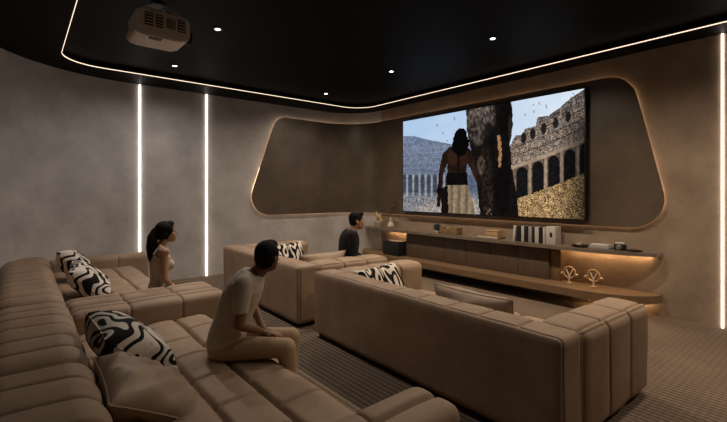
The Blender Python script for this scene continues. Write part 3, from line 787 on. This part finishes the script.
def person(label, loc, rz, sc, lean, skin, sex='m', head_yaw=0., head_pitch=0., clothes=None, hair='short', arm_fwd=.18, elbow=.5, neck_fwd=.03, hunch=.0, inward=.0, calf=0., tz=1.):
    t = thing('person', label, 'person', loc, rz); t.scale = (sc,) * 3
    f = sex == 'f'
    Rl = Matrix.Rotation(-lean, 3, 'X')
    hip = Vector((0, 0, .095))
    hun = hunch
    T = lambda x, y, z: hip + Rl @ Vector((x, y + hun * ((z / .45) ** 2 - 1.6 * z / .45), z * tz))     # torso frame: z up the spine, +y forward
    sh_w = .155 if f else .185; hw = .09
    sh = {s: T(s * sh_w, .0, .435) for s in (-1, 1)}
    neck0, neck1 = T(0, -.005, .47), T(0, neck_fwd, .532)
    hc = neck1 + Vector((0, .035, .080))                  # head centre
    Hm = Matrix.Rotation(head_yaw, 3, 'Z') @ Matrix.Rotation(head_pitch, 3, 'X')
    Hd = lambda x, y, z: hc + Hm @ Vector((x, y, z))
    kn, an, toe, el, wr = {}, {}, {}, {}, {}
    for s in (-1, 1):
        kn[s] = Vector((s * .115, .47, .10)); an[s] = Vector((s * .115, .48 + (.03 if s > 0 else -.02), -.335)); toe[s] = an[s] + Vector((0, .15, -.045))
        el[s] = sh[s] + Vector((s * .035, arm_fwd * .45 - .02, -.275)); wr[s] = Vector((s * (.15 - inward), el[s].y + elbow * .30, .19))
    def limbs(bm, k=1., infl=0., arms=True, legs=True):
        pass
    # ---- body, one continuous skin
    bm = bmesh.new()
    SM = [(-.06, .130, .095), (-.02, .160, .115), (.06, .160, .115), (.15, .148, .106), (.24, .158, .112), (.33, .172, .116), (.40, .172, .105), (.45, .140, .085), (.485, .085, .060)]
    SF = [(-.06, .125, .090), (-.02, .162, .112), (.05, .158, .108), (.14, .118, .085), (.22, .118, .085), (.31, .132, .095), (.39, .135, .085), (.44, .110, .068), (.48, .06, .05)]
    secs = SF if f else SM
    loft(bm, [(T(0, 0, z), rx, ry) for z, rx, ry in secs], Rl)
    cap(bm, sh[-1], .052, sh[1], .052); cap(bm, neck0 + Vector((0, 0, -.03)), .062 if not f else .05, neck1 + Vector((0, .012, .03)), .053 if not f else .043)
    if f:
        for s in (-1, 1): ell(bm, T(s * .062, .085, .30), (.052, .042, .050), Rl)
    for s in (-1, 1):
        cap(bm, (s * hw, .0, .09), .085, kn[s], .058); cap(bm, kn[s], .056, kn[s] * .55 + an[s] * .45 + Vector((0, -.015, 0)), .052); cap(bm, kn[s] * .55 + an[s] * .45 + Vector((0, -.015, 0)), .052, an[s], .036)
        cap(bm, an[s] + Vector((0, -.03, -.03)), .038, toe[s], .026)
        k = .85 if f else 1.
        cap(bm, sh[s], .052 * k, el[s], .039 * k); cap(bm, el[s], .039 * k, wr[s], .026 * k)
        d = (wr[s] - el[s]).normalized(); d = Vector((d.x * .3 - s * .1, 1, -.30)).normalized()
        side = d.cross(Vector((0, 0, 1))).normalized()
        palm = wr[s] + d * .05
        Mp = Matrix((side, d, side.cross(d))).transposed()
        ell(bm, palm, (.040, .052, .016), Mp)
        for q, (off, ln) in enumerate(((-.030, .068), (-.010, .078), (.010, .074), (.030, .058))):
            b0 = palm + side * off + d * .040; b1 = b0 + d * ln * .55 + side * off * .12 + Vector((0, 0, .004)); b2 = b1 + (d + Vector((0, 0, -.55))).normalized() * ln * .5
            cap(bm, b0, .0098, b1, .0088, 8); cap(bm, b1, .0088, b2, .0072, 8)
        th0 = palm + side * (-s * .034) - d * .02; th1 = th0 + (d * .6 - side * s * .8).normalized() * .04; cap(bm, th0, .012, th1, .010, 8); cap(bm, th1, .010, th1 + d * .032, .0085, 8)
    # head with a face
    hs = .95 if f else 1.
    ell(bm, Hd(0, -.012, .03), (.074 * hs, .093 * hs, .092 * hs), Hm, 28); ell(bm, Hd(0, .022, -.035), (.058 * hs, .066 * hs, .075 * hs), Hm)
    ell(bm, Hd(0, .062, -.088), (.027, .022, .020), Hm); cap(bm, Hd(0, .082, .018), .011, Hd(0, .103, -.025), .013, 10)
    for s in (-1, 1):
        ell(bm, Hd(s * .013, .094, -.030), (.009, .010, .008), Hm, 10); ell(bm, Hd(s * .028, .066, .030), (.026, .016, .010), Hm, 12)
        ell(bm, Hd(s * .040, .052, -.018), (.020, .020, .018), Hm, 12)
        ell(bm, Hd(s * .074 * hs, -.012, -.005), (.010, .022, .032), Hm @ Matrix.Rotation(s * .35, 3, 'Z'), 12)
    remesh(bm, 'body', skin, t, .0068, 4)
    bm = bmesh.new(); ell(bm, Hd(0, .080, -.056), (.023, .010, .006), Hm, 12); ell(bm, Hd(0, .079, -.066), (.020, .010, .006), Hm, 12); obj('lips', bm, LIPS, t, ang=None)
    for s in (-1, 1):
        bm = bmesh.new(); ell(bm, Hd(s * .030, .071, .008), (.0125, .0105, .0085), Hm, 14); e = obj('eye', bm, EYE, t, ang=None)
        bm = bmesh.new(); ell(bm, Hd(s * .030, .0795, .008), (.0058, .0035, .0058), Hm, 10); obj('iris', bm, IRIS, e, ang=None)
        bm = bmesh.new(); tube(bm, [Hd(s * .014, .083, .030), Hd(s * .030, .081, .036), Hd(s * .048, .068, .031)], [.003, .0045, .002], 8); obj('eyebrow', bm, BROW, t, ang=None)
    # ---- hair
    bm = bmesh.new()
    ell(bm, Hd(0, -.022, .048), (.082, .098, .088), Hm, 28); ell(bm, Hd(0, -.050, .010), (.078, .066, .088), Hm, 24)
    ell(bm, Hd(0, .035, .098), (.062, .050, .034), Hm, 20)
    if hair == 'short':
        for s in (-1, 1): ell(bm, Hd(s * .068, .012, .035), (.016, .026, .04), Hm, 14)
        for k in range(26):
            a = rng.uniform(0, 2 * PI); q = rng.uniform(0, .8); ell(bm, Hd(.07 * q * math.cos(a), -.01 + .085 * q * math.sin(a), .115 - .03 * q), (.018, .018, .016), Hm, 8)
    else:
        for s in (-1, 1): ell(bm, Hd(s * .066, .008, .035), (.020, .046, .058), Hm, 16); ell(bm, Hd(s * .070, -.03, -.02), (.018, .04, .05), Hm, 14)
        pts = [Hd(0, -.115, .035), Hd(0, -.150, -.03), Hd(0, -.165, -.13), Hd(0, -.165, -.23), Hd(0, -.15, -.34), Hd(0, -.135, -.41)]; rs = [.040, .052, .058, .055, .040, .016]
        for a, b, ra, rb in zip(pts, pts[1:], rs, rs[1:]): cap(bm, a, ra, b, rb)
    remesh(bm, 'hair', HAIR, t, .009, 3)
    # ---- clothing
    i_ = .012
    top, bottom, sleeve = clothes
    bm = bmesh.new()
    loft(bm, [(T(0, 0, z), rx + i_ + (.008 if not f else -.003), ry + i_ + (.008 if not f else -.003)) for z, rx, ry in (secs[1:] if not f else secs[1:-2])], Rl)
    if sleeve:
        cap(bm, sh[-1], .052 + i_, sh[1], .052 + i_); cap(bm, neck0 + Vector((0, 0, -.04)), .075, neck0 + Rl @ Vector((0, 0, .02)), .064, flat_b=True)
        for s in (-1, 1):
            if sleeve == 'short': p = sh[s].lerp(el[s], .72); cap(bm, sh[s], .052 + i_, p, .056, flat_b=True)
            else: cap(bm, sh[s], .052 + i_, el[s], .050); cap(bm, el[s], .050, el[s].lerp(wr[s], .92), .037, flat_b=True)
    else:
        for s in (-1, 1):
            ell(bm, T(s * .062, .088, .30), (.058, .046, .055), Rl)
            tube(bm, [T(s * .075, .085, .34), T(s * .085, .055, .445), T(s * .085, -.02, .485), T(s * .075, -.085, .40)], .017, 8)
    remesh(bm, {'short': 't_shirt', 'long': 'pullover', None: 'tank_top'}[sleeve], top, t, .0085, 5)
    bm = bmesh.new()
    ell(bm, (0, 0.0, .09), (.162, .128, .095)); 
    for s in (-1, 1):
        cap(bm, (s * hw, -.01, .088), .094, kn[s], .069); cap(bm, kn[s], .069, an[s].lerp(kn[s], .12), .056, flat_b=True)
    remesh(bm, 'trousers', bottom, t, .0085, 5)
    for s in (-1, 1):
        bm = bmesh.new(); cap(bm, an[s] + Vector((0, -.03, -.035)), .047, toe[s], .036); remesh(bm, 'shoe', DARKC, t, .009, 3)
    return t
person('man in beige t-shirt and khaki trousers seated on the edge of the nearest sofa', (-3.15, 1.22, .44), -.66, 1.03, .44, SKIN_D, 'm', 1.2, .06, (SHIRT, TROUS, 'short'), 'short', .0, .38, .05, .07, .12, 0., 1.17)
person('woman with long dark ponytail in sleeveless beige top seated on the far back sofa', (-5.38, 1.28, .365), 0, 1.09, .02, SKIN, 'f', -.05, .10, (TANK, DARKC, None), 'long', .04, .30, .03, .0, .03, 0., 1.13)
person('man in black long-sleeved top seated on the front sofa by the wall', (-5.19, 3.95, .425), -.5, 1.17, .12, SKIN, 'm', .0, 0., (DARKC, DARKC, 'long'), 'short', .10, .6, .05, .03)

# ------------------------------------------------------------------ render look
w = bpy.data.worlds.new('world'); S.world = w; w.use_nodes = True
w.node_tree.nodes['Background'].inputs[0].default_value = (.02, .018, .016, 1); w.node_tree.nodes['Background'].inputs[1].default_value = .2
S.view_settings.view_transform = 'Standard'; S.view_settings.look = 'None'; S.view_settings.gamma = 1.; S.view_settings.exposure = .13
S.view_settings.use_curve_mapping = False
S.cycles.use_denoising = True
S.cycles.max_bounces = 8; S.cycles.diffuse_bounces = 5; S.cycles.sample_clamp_indirect = 4.
